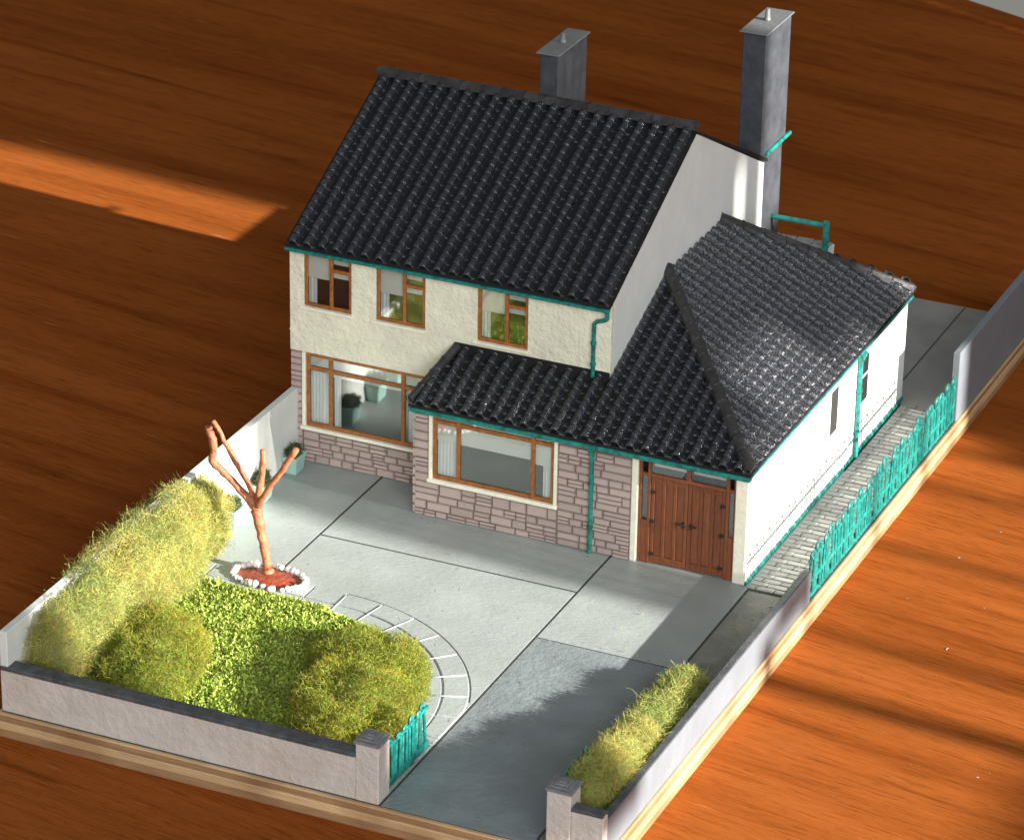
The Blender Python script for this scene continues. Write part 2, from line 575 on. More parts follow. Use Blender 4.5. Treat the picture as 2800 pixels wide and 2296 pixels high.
def bush(root, name, spine, n, m, seed, length=2.6, width=0.13, amp=2.0, zmin=0.4, curl=0.9, core=None, hue=0.16, segs=3):
    P, Nn, C_, R_ = blob_points(n, spine, seed, amp)
    keep = ~inside(P, spine, 0.80) & (P[:, 2] > zmin)
    P, Nn = P[keep], Nn[keep]
    P = P - Nn * rng.uniform(0, 2.2, (len(P), 1)) ** 1.0
    V, F, idx = fibres(P, Nn, length, width, curl, segs, 0.035 if m == 'lichen' else 0.006)
    V[:, 2] = np.maximum(V[:, 2], zmin)
    t = rng.uniform(0.72, 1.28, (len(P), 1)) * np.array([[1, 1, 1]]) * (1 + rng.normal(0, hue, (len(P), 3)) * np.array([[1.0, 0.5, 0.8]]))
    big = np.array([lump(p, 14.0, seed + 40) for p in P])[:, None]
    t *= 1 + 0.25 * big * np.array([[1.2, 0.6, 0.6]])
    o = np_mesh(name, V, F, m, root, tone=np.clip(t[idx], 0.25, 1.9))
    # the sponge the fibres are stuck to
    mb = MB()
    for (c, r) in spine_fill(spine):
        nu, nv = 14, 8
        vs = []
        for b in range(nv + 1):
            ph = -math.pi / 2 + math.pi * b / nv
            for a in range(nu):
                th = 2 * math.pi * a / nu
                q = np.array(c) + np.array(r) * 0.70 * np.array([math.cos(ph) * math.cos(th), math.cos(ph) * math.sin(th), math.sin(ph)])
                q = q + 1.2 * lump(q, 7.0, seed + 9)
                vs.append((q[0], q[1], max(q[2], 0.2)))
        fs = [(b * nu + a, b * nu + (a + 1) % nu, (b + 1) * nu + (a + 1) % nu, (b + 1) * nu + a) for b in range(nv) for a in range(nu)]
        mb.add(vs, fs)
    co = mb.build('sponge_core', m, root, smooth=True)
    at = co.data.attributes.new('tone', 'FLOAT_COLOR', 'POINT')
    at.data.foreach_set('color', [0.8, 0.8, 0.8, 1.0] * len(co.data.vertices))
    return o

def spine_fill(spine):
    if len(spine) == 1:
        return spine
    out = []
    for a in np.linspace(0, len(spine) - 1, 3 * (len(spine) - 1) + 1):
        i = min(int(a), len(spine) - 2)
        f = a - i
        c = np.array(spine[i][0]) * (1 - f) + np.array(spine[i + 1][0]) * f
        r = np.array(spine[i][1]) * (1 - f) + np.array(spine[i + 1][1]) * f
        out.append((c, r))
    return out

# ================================================================== THE SETTING
ZT = -7.0                                            # table top
# table: veneered top with a lipped far edge
E0, E1 = Vector((26.2, 462)), Vector((75.2, 442.4))
ed = (E1 - E0).normalized()
en = Vector((-ed.y, ed.x))
pa, pb = E0 - ed * 1100, E0 + ed * 1500
tb = thing('table', 'large table top of varnished red-brown wood under the model house', 'table', (80, 0, ZT))
MB().prism([(-1000, -900), (1700, -900), tuple(pb), tuple(pa)], ZT - 25, ZT).build('table_top', 'wood', tb)
q0, q1 = pa + en * 0.01, pb + en * 0.01
MB().prism([tuple(q0), tuple(q1), tuple(q1 + en * 12.5), tuple(q0 + en * 12.5)], ZT - 25, ZT + 1.6).build('edge_lipping', 'wood', tb, bev=1.0)
fl = MB().box(-2500, 3000, -2500, 3500, -741, -740).build('floor', 'floor')
fl['kind'] = 'structure'
for nx, ny in ((-900, -800), (1300, -800), (-900, 560), (820, 50)):
    MB().box(nx - 25, nx + 25, ny - 25, ny + 25, -740, ZT - 25).build('leg', 'wood', tb)

# plywood base board, in three plies
pl = thing('plywood_base', 'thick plywood board with striped edges carrying the model house and garden', 'base board', (80, 0, ZT))
for k, (z0, z1, m, g) in enumerate([(-7, -4.7, 'ply_b', 0.15), (-4.7, -2.5, 'ply_a', 0.0), (-2.5, -0.9, 'ply_b', 0.25), (-0.9, -0.35, 'ply_a', 0.1)]):
    MB().box(-0.9 + g, 160.4 - g, -157.2 + g, 183.6 - g, z0, z1).build('ply', m, pl, bev=0.2)

# painted ground: recessed joint sheet with separate slabs on it
gd = MB().box(0.2, 159.6, -156.0, 182.5, -0.35, -0.12).build('ground', 'joint')
gd['kind'] = 'structure'
def slab(x0, x1, y0, y1, m, z=0.0, name='slab'):
    return MB().box(x0, x1, y0, y1, -0.11, z).build(name, m, gd, bev=0.12)
g = 0.35
slab(1.0, 28 - g, -155.6, 182.3, 'paving')
slab(28 + g, 103 - g, -38 + g, 60, 'paving')
slab(28 + g, 103 - g, -155.6, -38 - g, 'paving')
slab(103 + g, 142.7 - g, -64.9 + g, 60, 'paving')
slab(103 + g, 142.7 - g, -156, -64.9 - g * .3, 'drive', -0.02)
slab(142.7 + g, 158.6, -155.8, -17.4, 'strip', -0.02)
slab(137 + 0.25, 158.6, 108.6, 182.3, 'yard', -0.01)
slab(28.5, 137 - 0.25, 112, 182.3, 'yard', -0.01)

# curved paving band round the lawn
CX, CY = 50.0, -119.5
def ring(r0, r1, n0, a0, a1, lift):
    step = (a1 - a0) / n0
    for k in range(n0):
        b0, b1 = a0 + k * step + math.degrees(0.28 / r1), a0 + (k + 1) * step - math.degrees(0.28 / r1)
        pts = []
        for t in np.linspace(b0, b1, 4):
            pts.append((CX + r0 * math.cos(math.radians(t)), CY + r0 * math.sin(math.radians(t))))
        for t in np.linspace(b1, b0, 4):
            pts.append((CX + r1 * math.cos(math.radians(t)), CY + r1 * math.sin(math.radians(t))))
        pts = [(min(x, 102.5), y) for x, y in pts]
        pts = pts[::-1]
        if max(p[0] for p in pts) - min(p[0] for p in pts) < 1.0:
            continue
        MB().prism(pts, -0.1, lift + random.uniform(-.05, .05)).build('paver', 'paving', gd, bev=0.12)
ring(40.5, 47.2, 11, -38, 90, 0.32)
ring(47.8, 54.0, 11, -38, 90, 0.32)
for k in range(5):
    x1 = 50 - k * 9.6
    for (ya, yb) in ((-79, CY + 47.2), (CY + 47.8, CY + 54.0)):
        MB().box(x1 - 9.3, x1 - .25, ya, yb, -0.1, 0.32 + random.uniform(-.05, .05)).build('paver', 'paving', gd, bev=0.12)
jp = []
for a in range(-38, 91, 4):
    jp.append((CX + 54.65 * math.cos(math.radians(a)), CY + 54.65 * math.sin(math.radians(a))))
for a in range(90, -39, -4):
    jp.append((CX + 54.2 * math.cos(math.radians(a)), CY + 54.2 * math.sin(math.radians(a))))
jp = [(min(x, 102.4), y) for x, y in jp]
mb = MB()
m_ = len(jp) // 2
for i in range(m_ - 1):
    q = [jp[i], jp[i + 1], jp[-2 - i], jp[-1 - i]]
    if q[0][0] - q[3][0] > .05 or q[0][1] > CY + 20:
        mb.add([(x, y, .006) for x, y in q], [(0, 1, 2, 3)])
mb.build('curved_joint', 'joint', gd)
for k in range(11):
    a = math.radians(90 - k * 128 / 11)
    p, q = [(CX + r * math.cos(a), CY + r * math.sin(a), .3) for r in (43.0, 53.0)]
    if max(p[0], q[0]) < 102:
        MB().tube([p, q], [.26, .26], 6).build('raised_joint', 'paving', gd, smooth=True)
# cross-laid pavers of the side path
pm = MB().box(-.5, .5, -.5, .5, -.5, .5).mesh('paver')
pm.materials.append(MT['paver'])
y, k = -16.9, 0
while y < 107.6:
    d = 2.42
    cuts = [142.2] + [142.2 + w for w in ((4.6, 9.8) if k % 2 else (2.4, 7.4, 12.0))] + [157.2]
    for a, b in zip(cuts[:-1], cuts[1:]):
        w = b - a - 0.22
        inst('paver', pm, gd, ((a + b) / 2, y + d / 2, 0.12 + random.uniform(-.06, .06)), (w, d - 0.45, 0.5),
             (random.uniform(-.012, .012), random.uniform(-.008, .008), random.uniform(-.006, .006)))
    y += d
    k += 1

# ================================================================== THE HOUSE
H = thing('model_house', 'scale model of a cream two-storey house with black tiled roofs and garage wing', 'model house', (70, 40, 0))
W, D = 95.0, 112.3
ZE, ZR = 64.6, 94.2
PY, PX, GX, GB = -15.6, 45.2, 140.9, 111.6
fm = lambda y0: (lambda a, d, b: (a, y0 + d, b))
sm_ = lambda x0: (lambda a, d, b: (x0 - d, a, b))

# window openings (a0, a1, b0, b1)
W1, W2, W3 = (4.3, 18.7, 47.1, 63.0), (26.1, 40.8, 47.1, 63.0), (56.2, 71.0, 47.1, 63.0)
BAY = (4.6, 41.4, 10.9, 33.2)
EXTW = (50.5, 86.1, 11.6, 33.2)
GAR = (110.0, 137.5, 0.0, 31.6)
SW1, SW2 = (47.6, 53.6, 15.6, 29.0), (71.2, 78.6, 14.8, 28.8)

wall_cells(MB(), 0, W, 33.25, 65.2, [W1, W2, W3], fm(0.0), 1.6).build('upper_front_wall', 'cream', H, bev=0.1)
wall_cells(MB(), 0, PX + 14, 0, 33.2, [BAY], fm(0.45), 1.6).build('lower_front_wall', 'mortar', H)
# gables, rear wall
for nm, x0, x1 in (('gable_wall', W - 1.6, W), ('gable_wall', 0.0, 1.6)):
    poly = [(1.61, 0), (D, 0), (D, ZE + .3), (D / 2, ZR - .6), (1.61, ZE + .9)]
    bot = [(x0, a, b) for a, b in poly]
    top = [(x1, a, b) for a, b in poly]
    MB().hull(bot[::-1], top[::-1]).build(nm, 'white', H)
MB().box(1.61, W - 1.61, D - 1.6, D, 0, ZE + .2).build('rear_wall', 'white', H)
# front wing and garage walls
wall_cells(MB(), PX + .3, GX - 0.05, 0, 33.3, [EXTW, GAR], fm(PY + 0.45), 1.6).build('wing_front_wall', 'mortar', H)
MB().box(PX + .3, PX + 1.9, PY + 2.06, 0.4, 0, 34).build('wing_end_wall', 'mortar', H)
wall_cells(MB(), PY + .2, GB, 1.0, 33.6, [], sm_(GX), 1.6).build('garage_side_wall', 'white', H, bev=0.1)
MB().box(W + .1, GX - 1.61, GB - 1.6, GB - .1, 0, 33.4).build('garage_rear_wall', 'white', H)
MB().box(GX - .1, GX + .55, PY + .1, GB, -.05, 1.0).build('skirting', 'teal', H, bev=0.15)
# cream corner pilasters beside the garage door
MB().box(108.3, 110.1, PY - .05, PY + 1.2, 0, 32).build('pilaster', 'trim', H, bev=0.2)
MB().box(137.45, GX + .12, PY - .05, PY + 1.7, 0, 33).build('pilaster', 'trim', H, bev=0.25)
MB().box(-.12, W + .05, -.12, 0.02, 39.2, 39.5).build('render_seam', 'cream', H)

# ---- stone cladding, stone by stone
um = MB()
cc = 0.06
um.add([(-.5, .5, -.5), (.5, .5, -.5), (.5, .5, .5), (-.5, .5, .5), (-.5 + cc, -.5, -.5 + cc * 1.6), (.5 - cc, -.5, -.5 + cc * 1.6), (.5 - cc, -.5, .5 - cc * 1.6), (-.5 + cc, -.5, .5 - cc * 1.6)],
       [(4, 5, 6, 7), (0, 1, 5, 4), (1, 2, 6, 5), (2, 3, 7, 6), (3, 0, 4, 7)])
stone_me = um.mesh('stone')
stone_me.materials.append(MT['stone'])
SW = thing  # (kept short below)
def stones(parent, y0, rects):
    for (x0, x1, z0, z1) in rects:
        z = z0
        while z < z1 - .4:
            h = random.uniform(1.9, 2.8)
            if z1 - (z + h) < 1.6:
                h = z1 - z
                if h > 4.0: h /= 2
            x = x0
            while x < x1 - .3:
                w = random.uniform(2.8, 7.6)
                if x1 - (x + w) < 2.4: w = x1 - x
                if w > 9.5: w /= 2
                r = random.random()
                parts = 3 if (r < .03 and h > 2.6) else 2 if r < .27 else 1
                for q in range(parts):
                    hh = h / parts
                    d = random.uniform(.5, .66)
                    inst('stone', stone_me, parent, (x + w / 2, y0 + .45 - d / 2 + .05, z + hh * (q + .5)), (w - .24, d, hh - .22), (0, random.uniform(-.012, .012), 0))
                x += w
            z += h
lower = [o for o in H.children if o.name.startswith('lower_front_wall')][0]
wing = [o for o in H.children if o.name.startswith('wing_front_wall')][0]
stones(lower, 0.0, [(0, 3.7, 0, 33.0), (3.7, 46.5, 0, 9.4)])
stones(wing, PY, [(PX, 49.5, 10.2, 33.2), (PX, 87.2, 0, 10.2), (87.2, 108.2, 0, 33.2)])
# return of the wing's end, clad too
for z in np.arange(0, 33, 2.8):
    inst('stone', stone_me, wing, (PX - .05, PY + .5 + 0, z + 1.4), (.9, .55, 2.5), (0, 0, 0))

# ---- windows
def bar(mb, mp, a0, a1, b0, b1, d0, d1):
    p, q = mp(a0, d0, b0), mp(a1, d1, b1)
    mb.box(p[0], q[0], p[1], q[1], p[2], q[2])

def curtain(win, mp, a0, a1, b0, b1, d, name='curtain', m='curtain'):
    n = max(6, int((a1 - a0) * 5))
    mb = MB()
    vs = []
    for b in (b0, b1):
        for i in range(n + 1):
            vs.append(mp(a0 + (a1 - a0) * i / n, d + .35 * math.sin(i * 1.25), b))
    mb.add(vs, [(i, i + 1, n + 2 + i, n + 1 + i) for i in range(n)])
    mb.build(name, m, win, smooth=True)

def window(op, mp, mullions, transoms, fm='frame', fw=0.95, depth=0.45, sill=None, backing='dark', blinds=(), curtains=(), bar_w=0.95, card=4.0):
    a0, a1, b0, b1 = op
    mb = MB()
    d0, d1 = depth, depth + .75
    bar(mb, mp, a0 - .05, a0 + fw, b0 - .05, b1, d0, d1)
    bar(mb, mp, a1 - fw, a1 + .05, b0 - .05, b1, d0, d1)
    bar(mb, mp, a0 + fw, a1 - fw, b0 - .05, b0 + fw, d0, d1)
    bar(mb, mp, a0 + fw, a1 - fw, b1 - fw, b1 + .05, d0, d1)
    win = mb.build('window', fm, H, bev=0.14)
    for (m, c0, c1) in mullions:
        k = MB(); bar(k, mp, m - bar_w / 2, m + bar_w / 2, c0, c1, d0 - .1, d1 - .05)
        k.build('mullion', fm, win, bev=0.14)
    for (t, c0, c1) in transoms:
        k = MB(); bar(k, mp, c0, c1, t - bar_w / 2, t + bar_w / 2, d0 - .05, d1 - .1)
        k.build('transom', fm, win, bev=0.14)
    k = MB(); bar(k, mp, a0 + .1, a1 - .1, b0 + .1, b1 - .1, d0 + .40, d0 + .46)
    k.build('pane', 'glass', win)
    for (c0, c1, e0, e1) in blinds:
        k = MB(); bar(k, mp, c0, c1, e0, e1, d1 + .25, d1 + .32)
        k.build('blind', 'blind', win)
    for (c0, c1, e0, e1) in curtains:
        curtain(win, mp, c0, c1, e0, e1, d1 + .9)
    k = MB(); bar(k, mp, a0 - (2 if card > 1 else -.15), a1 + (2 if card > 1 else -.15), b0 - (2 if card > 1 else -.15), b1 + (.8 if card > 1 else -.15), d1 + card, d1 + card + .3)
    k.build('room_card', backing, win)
    if sill:
        s0, s1, h, pr = sill
        k = MB(); bar(k, mp, s0, s1, b0 - h, b0 - .02, -pr, depth + .5)
        k.build('sill', 'trim', win, bev=0.18)
    return win

for op, mx, back, bl in ((W1, 12.4, 'dark', 55.3), (W2, 34.4, 'olive', 55.0), (W3, 64.6, 'olive', 55.6)):
    a0, a1, b0, b1 = op
    window(op, fm(0.0), [(mx, b0, b1)], [(58.7, mx, a1)], sill=(a0 - 1.2, a1 + .6, 0.9, 0.7), backing=back,
           blinds=[(a0 + .5, mx - .1, bl, b1 - .3), (mx + .3, a1 - .5, 60.4, b1 - .3), (mx + .3, a1 - .5, 56.4, 58.6)],
           curtains=[(a0 + .6, a0 + 2.9, b0 + .4, bl), (a1 - 1.7, a1 - .6, b0 + .4, 57)])
a0, a1, b0, b1 = BAY
window(BAY, fm(0.0), [(12.1, b0, b1), (34.2, b0, b1)], [(28.5, a0, a1)], sill=(3.2, 43, 1.0, 0.8), fw=1.1, bar_w=1.15,
       blinds=[(a0 + .5, 12, 29, b1 - .3), (12.5, 34, 28.9, b1 - .3), (34.4, a1 - .5, 29, b1 - .3), (12.6, 33.9, 26.6, 28.4)],
       curtains=[(a0 + .8, 11.4, b0 + .5, 28.3), (12.6, 14.6, b0 + .5, 27), (35.2, a1 - .8, b0 + .5, 28.3)])
a0, a1, b0, b1 = EXTW
window(EXTW, fm(PY), [(58.0, b0, b1), (79.8, b0, b1)], [(28.6, a0, a1)], sill=(49.2, 87.4, 1.1, 0.8), fw=1.1, bar_w=1.15,
       blinds=[(a0 + .5, 57.6, 29, b1), (58.4, 79.5, 29, b1), (80.1, a1 - .5, 29, b1), (58.3, 79.5, 22.6, 28.3), (a0 + .6, 57.6, 22.8, 28.3), (80, a1 - .6, 21.6, 28.3)],
       curtains=[(a0 + .9, 57.2, b0 + .5, 23), (82.2, a1 - .9, b0 + .5, 22)])
MB().box(49.55, 50.55, PY - .35, PY + 1.2, 11.4, 33.2).build('window_surround', 'trim', wing, bev=0.2)
MB().box(86.1, 87.1, PY - .35, PY + 1.2, 11.4, 33.2).build('window_surround', 'trim', wing, bev=0.2)
MB().box(3.6, 4.65, -.3, 1.2, 10.9, 33.2).build('window_surround', 'trim', lower, bev=0.15)
for (a0, a1, b0, b1), tr in ((SW1, None), (SW2, 22.8)):
    win = MB().box(GX - .02, GX + .05, a0, a1, b0, b1).build('window', 'dark', H)
    for c0, c1, e0, e1 in ((a0 - .7, a0, b0 - .7, b1 + .7), (a1, a1 + .9, b0 - .7, b1 + .7), (a0, a1, b1, b1 + .7), (a0, a1, b0 - .7, b0)):
        MB().box(GX - .03, GX + .12, c0, c1, e0, e1).build('frame', 'white', win, bev=.05)
    if tr:
        MB().box(GX - .03, GX + .10, a0, a1, tr - .4, tr + .4).build('transom', 'white', win, bev=.05)
MB().box(GX - .05, GX + .3, 56.0, 64.0, 1.05, 30.0).build('side_door', 'white', H, bev=0.2)

# ---- garage door
y0 = PY + .7
mb = MB()
mb.box(110.1, 111.0, y0, y0 + 1, 0, 31.6)
mb.box(112.6, 113.5, y0, y0 + 1, 0, 31.6)
mb.box(134.6, 135.5, y0, y0 + 1, 0, 31.6)
mb.box(136.8, 137.45, y0, y0 + 1, 0, 31.6)
mb.box(113.5, 134.6, y0 + .01, y0 + .99, 25.5, 26.5)
mb.box(113.5, 134.6, y0 + .01, y0 + .99, 30.2, 31.55)
mb.box(123.4, 124.6, y0 + .02, y0 + .98, 26.5, 30.2)
for xa, xb in ((111.0, 112.6), (135.5, 136.8)):
    mb.box(xa, xb, y0 + .02, y0 + .98, 0, 12.5)
    mb.box(xa, xb, y0 + .02, y0 + .98, 25.6, 26.4)
gdr = mb.build('garage_door', 'door', H, bev=0.15)
for i, (xa, xb) in enumerate(((113.6, 123.95), (124.05, 134.5))):
    mb = MB()
    yl = y0 + .25
    n = 3
    st = 1.0
    pw = ((xb - xa) - st * (n + 1)) / n
    for q in range(n + 1):
        mb.box(xa + q * (pw + st), xa + q * (pw + st) + st, yl, yl + .7, .3, 25.4)
    for q in range(n):
        s0 = xa + st + q * (pw + st)
        mb.box(s0, s0 + pw, yl + .01, yl + .7, .3, 2.4)
        mb.box(s0, s0 + pw, yl + .01, yl + .7, 24.0, 25.4)
    mb.build('door_leaf', 'door', gdr, bev=0.12)
    for q in range(n):
        s0 = xa + st + q * (pw + st)
        MB().box(s0 + .02, s0 + pw - .02, yl + .38, yl + .66, 2.41, 23.99).build('door_panel', 'door', gdr, bev=0.1)
    hx = xa + .1 if i == 0 else xb - 1.3
    for hz in (3.0, 12.6, 21.2):
        MB().box(hx, hx + 1.2, yl - .28, yl + .02, hz - .45, hz + .45).tube([(hx + .2, yl - .3, hz - .7), (hx + .2, yl - .3, hz + .7)], .22, 6).build('hinge', 'black', gdr, bev=.1)
    sx = -1 if i == 0 else 1
    hx = 124 + sx * 1.1
    MB().box(hx - .35, hx + .35, yl - .25, yl + .02, 12.4, 14.2).tube([(hx, yl - .5, 13.6), (hx + sx * .2, yl - .75, 13.6), (hx + sx * 1.9, yl - .75, 13.75)], .26, 6).build('handle', 'black', gdr)
for xa, xb, za, zb in ((113.5, 123.4, 26.5, 30.2), (124.6, 134.6, 26.5, 30.2), (111.0, 112.6, 12.5, 25.6), (135.5, 136.8, 12.5, 25.6)):
    MB().box(xa, xb, y0 + .5, y0 + .56, za, zb).build('pane', 'glass', gdr)
    MB().box(xa + .3, xb - .3, y0 + 1.6, y0 + 1.7, zb - 2.1 if za > 20 else za, zb).build('blind', 'blind' if za > 20 else 'dark', gdr)
MB().box(109, 139, y0 + 5, y0 + 5.3, 0, 33).build('room_card', 'dark', gdr)

# ---- roofs -------------------------------------------------------------
# a roof plane: origin O (eave corner), U unit along the eave, Dn unit up the slope, N normal
TP = 4.32
def tile_geo(p, ln):
    prof = [(-p / 2, -.75), (-1.24, -.7), (-1.12, .35)]
    for a in (140, 105, 75, 40):
        prof.append((1.14 * math.cos(math.radians(a)), 0.45 + 1.1 * math.sin(math.radians(a))))
    prof += [(1.12, .35), (1.24, -.7), (p / 2, -.75)]
    n = len(prof)
    V, F = [], []
    for (v, lift) in ((ln * 1.10, -.16), (ln * .5, .08), (ln * .16, .28), (0.0, .14)):
        for i, (u, h) in enumerate(prof):
            V.append((u, v, h + lift))
    for i, (u, h) in enumerate(prof):
        V.append((u * .98, 0.03, max(h - .5, -.8)))
    for r in range(4):
        for i in range(n - 1):
            F.append((r * n + i, (r + 1) * n + i, (r + 1) * n + i + 1, r * n + i + 1))
    return V, F

class Plane:
    def __init__(s, O, U, Up):
        s.O, s.U, s.V = Vector(O), Vector(U).normalized(), Vector(Up).normalized()
        s.N = s.U.cross(s.V).normalized()
    def at(s, u, v, h=0.0):
        return s.O + s.U * u + s.V * v + s.N * h
    def mat(s, u, v):
        m = Matrix((s.U, s.V, s.N)).transposed().to_4x4()
        m.translation = s.at(u, v)
        return m

tile_cache = {}
def get_tile(ln):
    if ln not in tile_cache:
        V, F = tile_geo(TP, ln)
        me = bpy.data.meshes.new('tile')
        me.from_pydata([tuple(Vector(v) * S) for v in V], [], F)
        me.polygons.foreach_set('use_smooth', [True] * len(me.polygons))
        me.materials.append(MT['roof'])
        tile_cache[ln] = (me, V, F)
    return tile_cache[ln]

budget = [300]
def lay_tiles(plane, roof, u0, ncol, pitch, nrow, ln, cuts, single):
    """cuts(centre): planes (point, normal) in world mm; the tile keeps the side the normal does not point to"""
    allcuts = cuts
    me, TV, TF = get_tile(ln)
    rest = MB()
    for r in range(nrow):
        for c in range(ncol):
            u, v = u0 + (c + .5) * pitch, r * ln
            m = plane.mat(u, v)
            jit = Matrix.Rotation(random.uniform(-.012, .012), 4, 'Z') @ Matrix.Translation((random.uniform(-.07, .07), random.uniform(-.12, .12), random.uniform(0, .14)))
            mm = m @ jit @ Matrix.Diagonal((pitch / TP, 1, 1, 1))
            pts = [mm @ Vector(p) for p in TV]
            outc = cut = False
            cuts = allcuts(m @ Vector((0, ln / 2, 0))) if callable(allcuts) else allcuts
            for (cp, cn) in cuts:
                ds = [(p - cp).dot(cn) for p in pts]
                if min(ds) > -.3: outc = True
                elif max(ds) > 0: cut = True
            if outc: continue
            if cut:
                bm = bmesh.new()
                vs = [bm.verts.new(p) for p in pts]
                for f in TF: bm.faces.new([vs[i] for i in f])
                for (cp, cn) in cuts:
                    bmesh.ops.bisect_plane(bm, geom=bm.verts[:] + bm.edges[:] + bm.faces[:], plane_co=cp, plane_no=cn, clear_outer=True)
                bm.verts.index_update()
                if bm.faces:
                    rest.add([tuple(x.co) for x in bm.verts], [tuple(x.index for x in f.verts) for f in bm.faces])
                bm.free()
            elif single(r, c) and budget[0] > 0:
                budget[0] -= 1
                o = bpy.data.objects.new('tile', me)
                col.objects.link(o)
                o.parent = roof
                w = mm.copy()
                w.translation = (w.translation - origin(roof)) * S
                o.matrix_local = w
            else:
                rest.add(pts, TF)
    if rest.v:
        o = rest.build('tile_field', 'roof', roof, smooth=True)
        o['kind'] = 'stuff'

def cap_tiles(roof, a, b, n, r=1.75, mname='ridge', name='ridge_tile', lift=0.0):
    a, b = Vector(a), Vector(b)
    t = (b - a).normalized()
    sd = t.cross(Vector((0, 0, 1))).normalized()
    up = sd.cross(t).normalized()
    ln = (b - a).length / n
    for k in range(n):
        mb = MB()
        prof = [(-1.0, -.55), (-.86, .05), (-.45, .50), (0, .64), (.45, .50), (.86, .05), (1.0, -.55)]
        rings = []
        for (f, rr) in ((-.02, r * .98), (.92, r * 1.02), (1.03, r * 1.10)):
            p = a + t * ln * (k + f) + up * (lift + random.uniform(-.06, .06))
            rings.append([p + sd * (x * rr) + up * (z * rr) for x, z in prof])
        m = len(prof)
        vs = [q for rg in rings for q in rg]
        fs = [(i * m + j, i * m + j + 1, (i + 1) * m + j + 1, (i + 1) * m + j) for i in range(2) for j in range(m - 1)]
        fs += [tuple(range(m)), tuple(2 * m + j for j in range(m))[::-1]]
        mb.add(vs, fs)
        mb.build(name, mname, roof, bev=0.12)

# main roof
sl = (ZR - 65.3) / (56.4 + 2.0)
vlen = math.hypot(58.4, ZR - 65.3)
main = MB()
ov = 0.35
main.hull([(-ov, -2.0, 64.6), (W + ov, -2.0, 64.6), (W + ov, 56.4, ZR - .7), (-ov, 56.4, ZR - .7)],
          [(-ov, -2.0, 65.4), (W + ov, -2.0, 65.4), (W + ov, 56.4, ZR + .1), (-ov, 56.4, ZR + .1)])
main.hull([(-ov, 56.41, ZR - .7), (W + ov, 56.41, ZR - .7), (W + ov, 114.5, 64.6), (-ov, 114.5, 64.6)],
          [(-ov, 56.41, ZR + .1), (W + ov, 56.41, ZR + .1), (W + ov, 114.5, 65.6), (-ov, 114.5, 65.6)])
roof = main.build('roof', 'roof_base', H)
RP = Plane((0, -2.2, 65.75), (1, 0, 0), (0, 58.4, ZR - 65.3))
NR = 22
# extension roofs
EX, EYE, EZ = 142.7, -19.6, 34.4            # eave corner
HA = Vector((W, 39.1, 58.6))                # hip apex on the gable
HB = Vector((W, 79.2, 58.6))                # rear top on the gable
RB = Vector((EX, 110.3, EZ))                # rear eave corner
LT = Vector((50.2, 0.0, 42.6))              # left hip, top
LB = Vector((45.2, EYE, EZ))                # left hip, tip
EC = Vector((EX, EYE, EZ))
zf = lambda y: EZ + (y - EYE) * (58.6 - EZ) / (39.1 - EYE)
er = MB()
def sheet(pts, t=.8):
    return [tuple(p) for p in pts], [(p[0], p[1], p[2] - t) for p in pts]
P0 = [LB, EC, HA, Vector((W, .0, zf(0))), LT]
a, b = sheet(P0)
er.hull(b, a)
a, b = sheet([EC, RB, HB, HA])
er.hull(b, a)
a, b = sheet([RB, Vector((W, 113.5, EZ)), HB])
er.hull(b, a)
a, b = sheet([LB, LT, Vector((45.6, 0.0, 34.4))])
er.hull(b, a)
wroof = er.build('wing_roof', 'roof_base', H)
FP = Plane((LB.x, EYE - .1, EZ + .55), (1, 0, 0), (0, 39.1 - EYE, 58.6 - EZ))
up_s = Vector((W - EX, 0, 58.6 - EZ))
SP = Plane((EX + .1, EYE, EZ + .55), (0, 1, 0), up_s)
hipn = Vector((0, 0, 1)).cross(EC - HA).normalized()
if (Vector((120, 60, 40)) - HA).dot(hipn) < 0: hipn = -hipn      # points to the side-roof half
lhn = Vector((0, 0, 1)).cross(LT - LB).normalized()
if (Vector((30, -10, 40)) - LB).dot(lhn) < 0: lhn = -lhn
rhn = Vector((0, 0, 1)).cross(RB - HB).normalized()
if (Vector((120, 130, 40)) - HB).dot(rhn) < 0: rhn = -rhn
gx = (Vector((W + .05, 0, 0)), Vector((-1, 0, 0)))
nb = int(round((EX - LB.x) / TP))
lnf = FP_len = (HA - Vector((W, EYE, EZ))).length
nrf = 21
# front slope: left of the gable line it stops at the main wall
lay_tiles(FP, wroof, -3, nb + 2, TP, nrf, lnf / nrf,
          lambda c: [(LB, lhn), (Vector((0, -.1, 0)), Vector((0, 1, 0)))] if c.x < W else [(HA, hipn), gx], lambda r, c: True)
MB().box(LT.x - .5, W, -.35, .1, LT.z - .5, LT.z + 2.9).build('flashing', 'roof_base', wroof, bev=.2)
lns = up_s.length
nrs = 18
lay_tiles(SP, wroof, 0, 31, TP * .985, nrs, lns / nrs, [(HA, -hipn), (HB, rhn), gx], lambda r, c: False)
lay_tiles(RP, roof, 0, 22, W / 22, NR, vlen / NR, [(Vector((0, 56.0, 0)), Vector((0, 1, 0)))], lambda r, c: True)
cap_tiles(roof, (-.3, 56.4, ZR + 1.7), (W + .4, 56.4, ZR + 1.7), 15)
cap_tiles(wroof, EC + Vector((-.6, .8, 1.9)), HA + Vector((0, 0, 2.3)), 13, r=1.7, name='hip_tile')
cap_tiles(wroof, RB + Vector((-.2, -.2, 1.8)), HB + Vector((0, 0, 2.1)), 9, r=1.7, name='hip_tile')
cap_tiles(wroof, LB + Vector((.3, .3, 1.5)), LT + Vector((0, 0, 1.8)), 4, r=1.3, name='hip_tile')
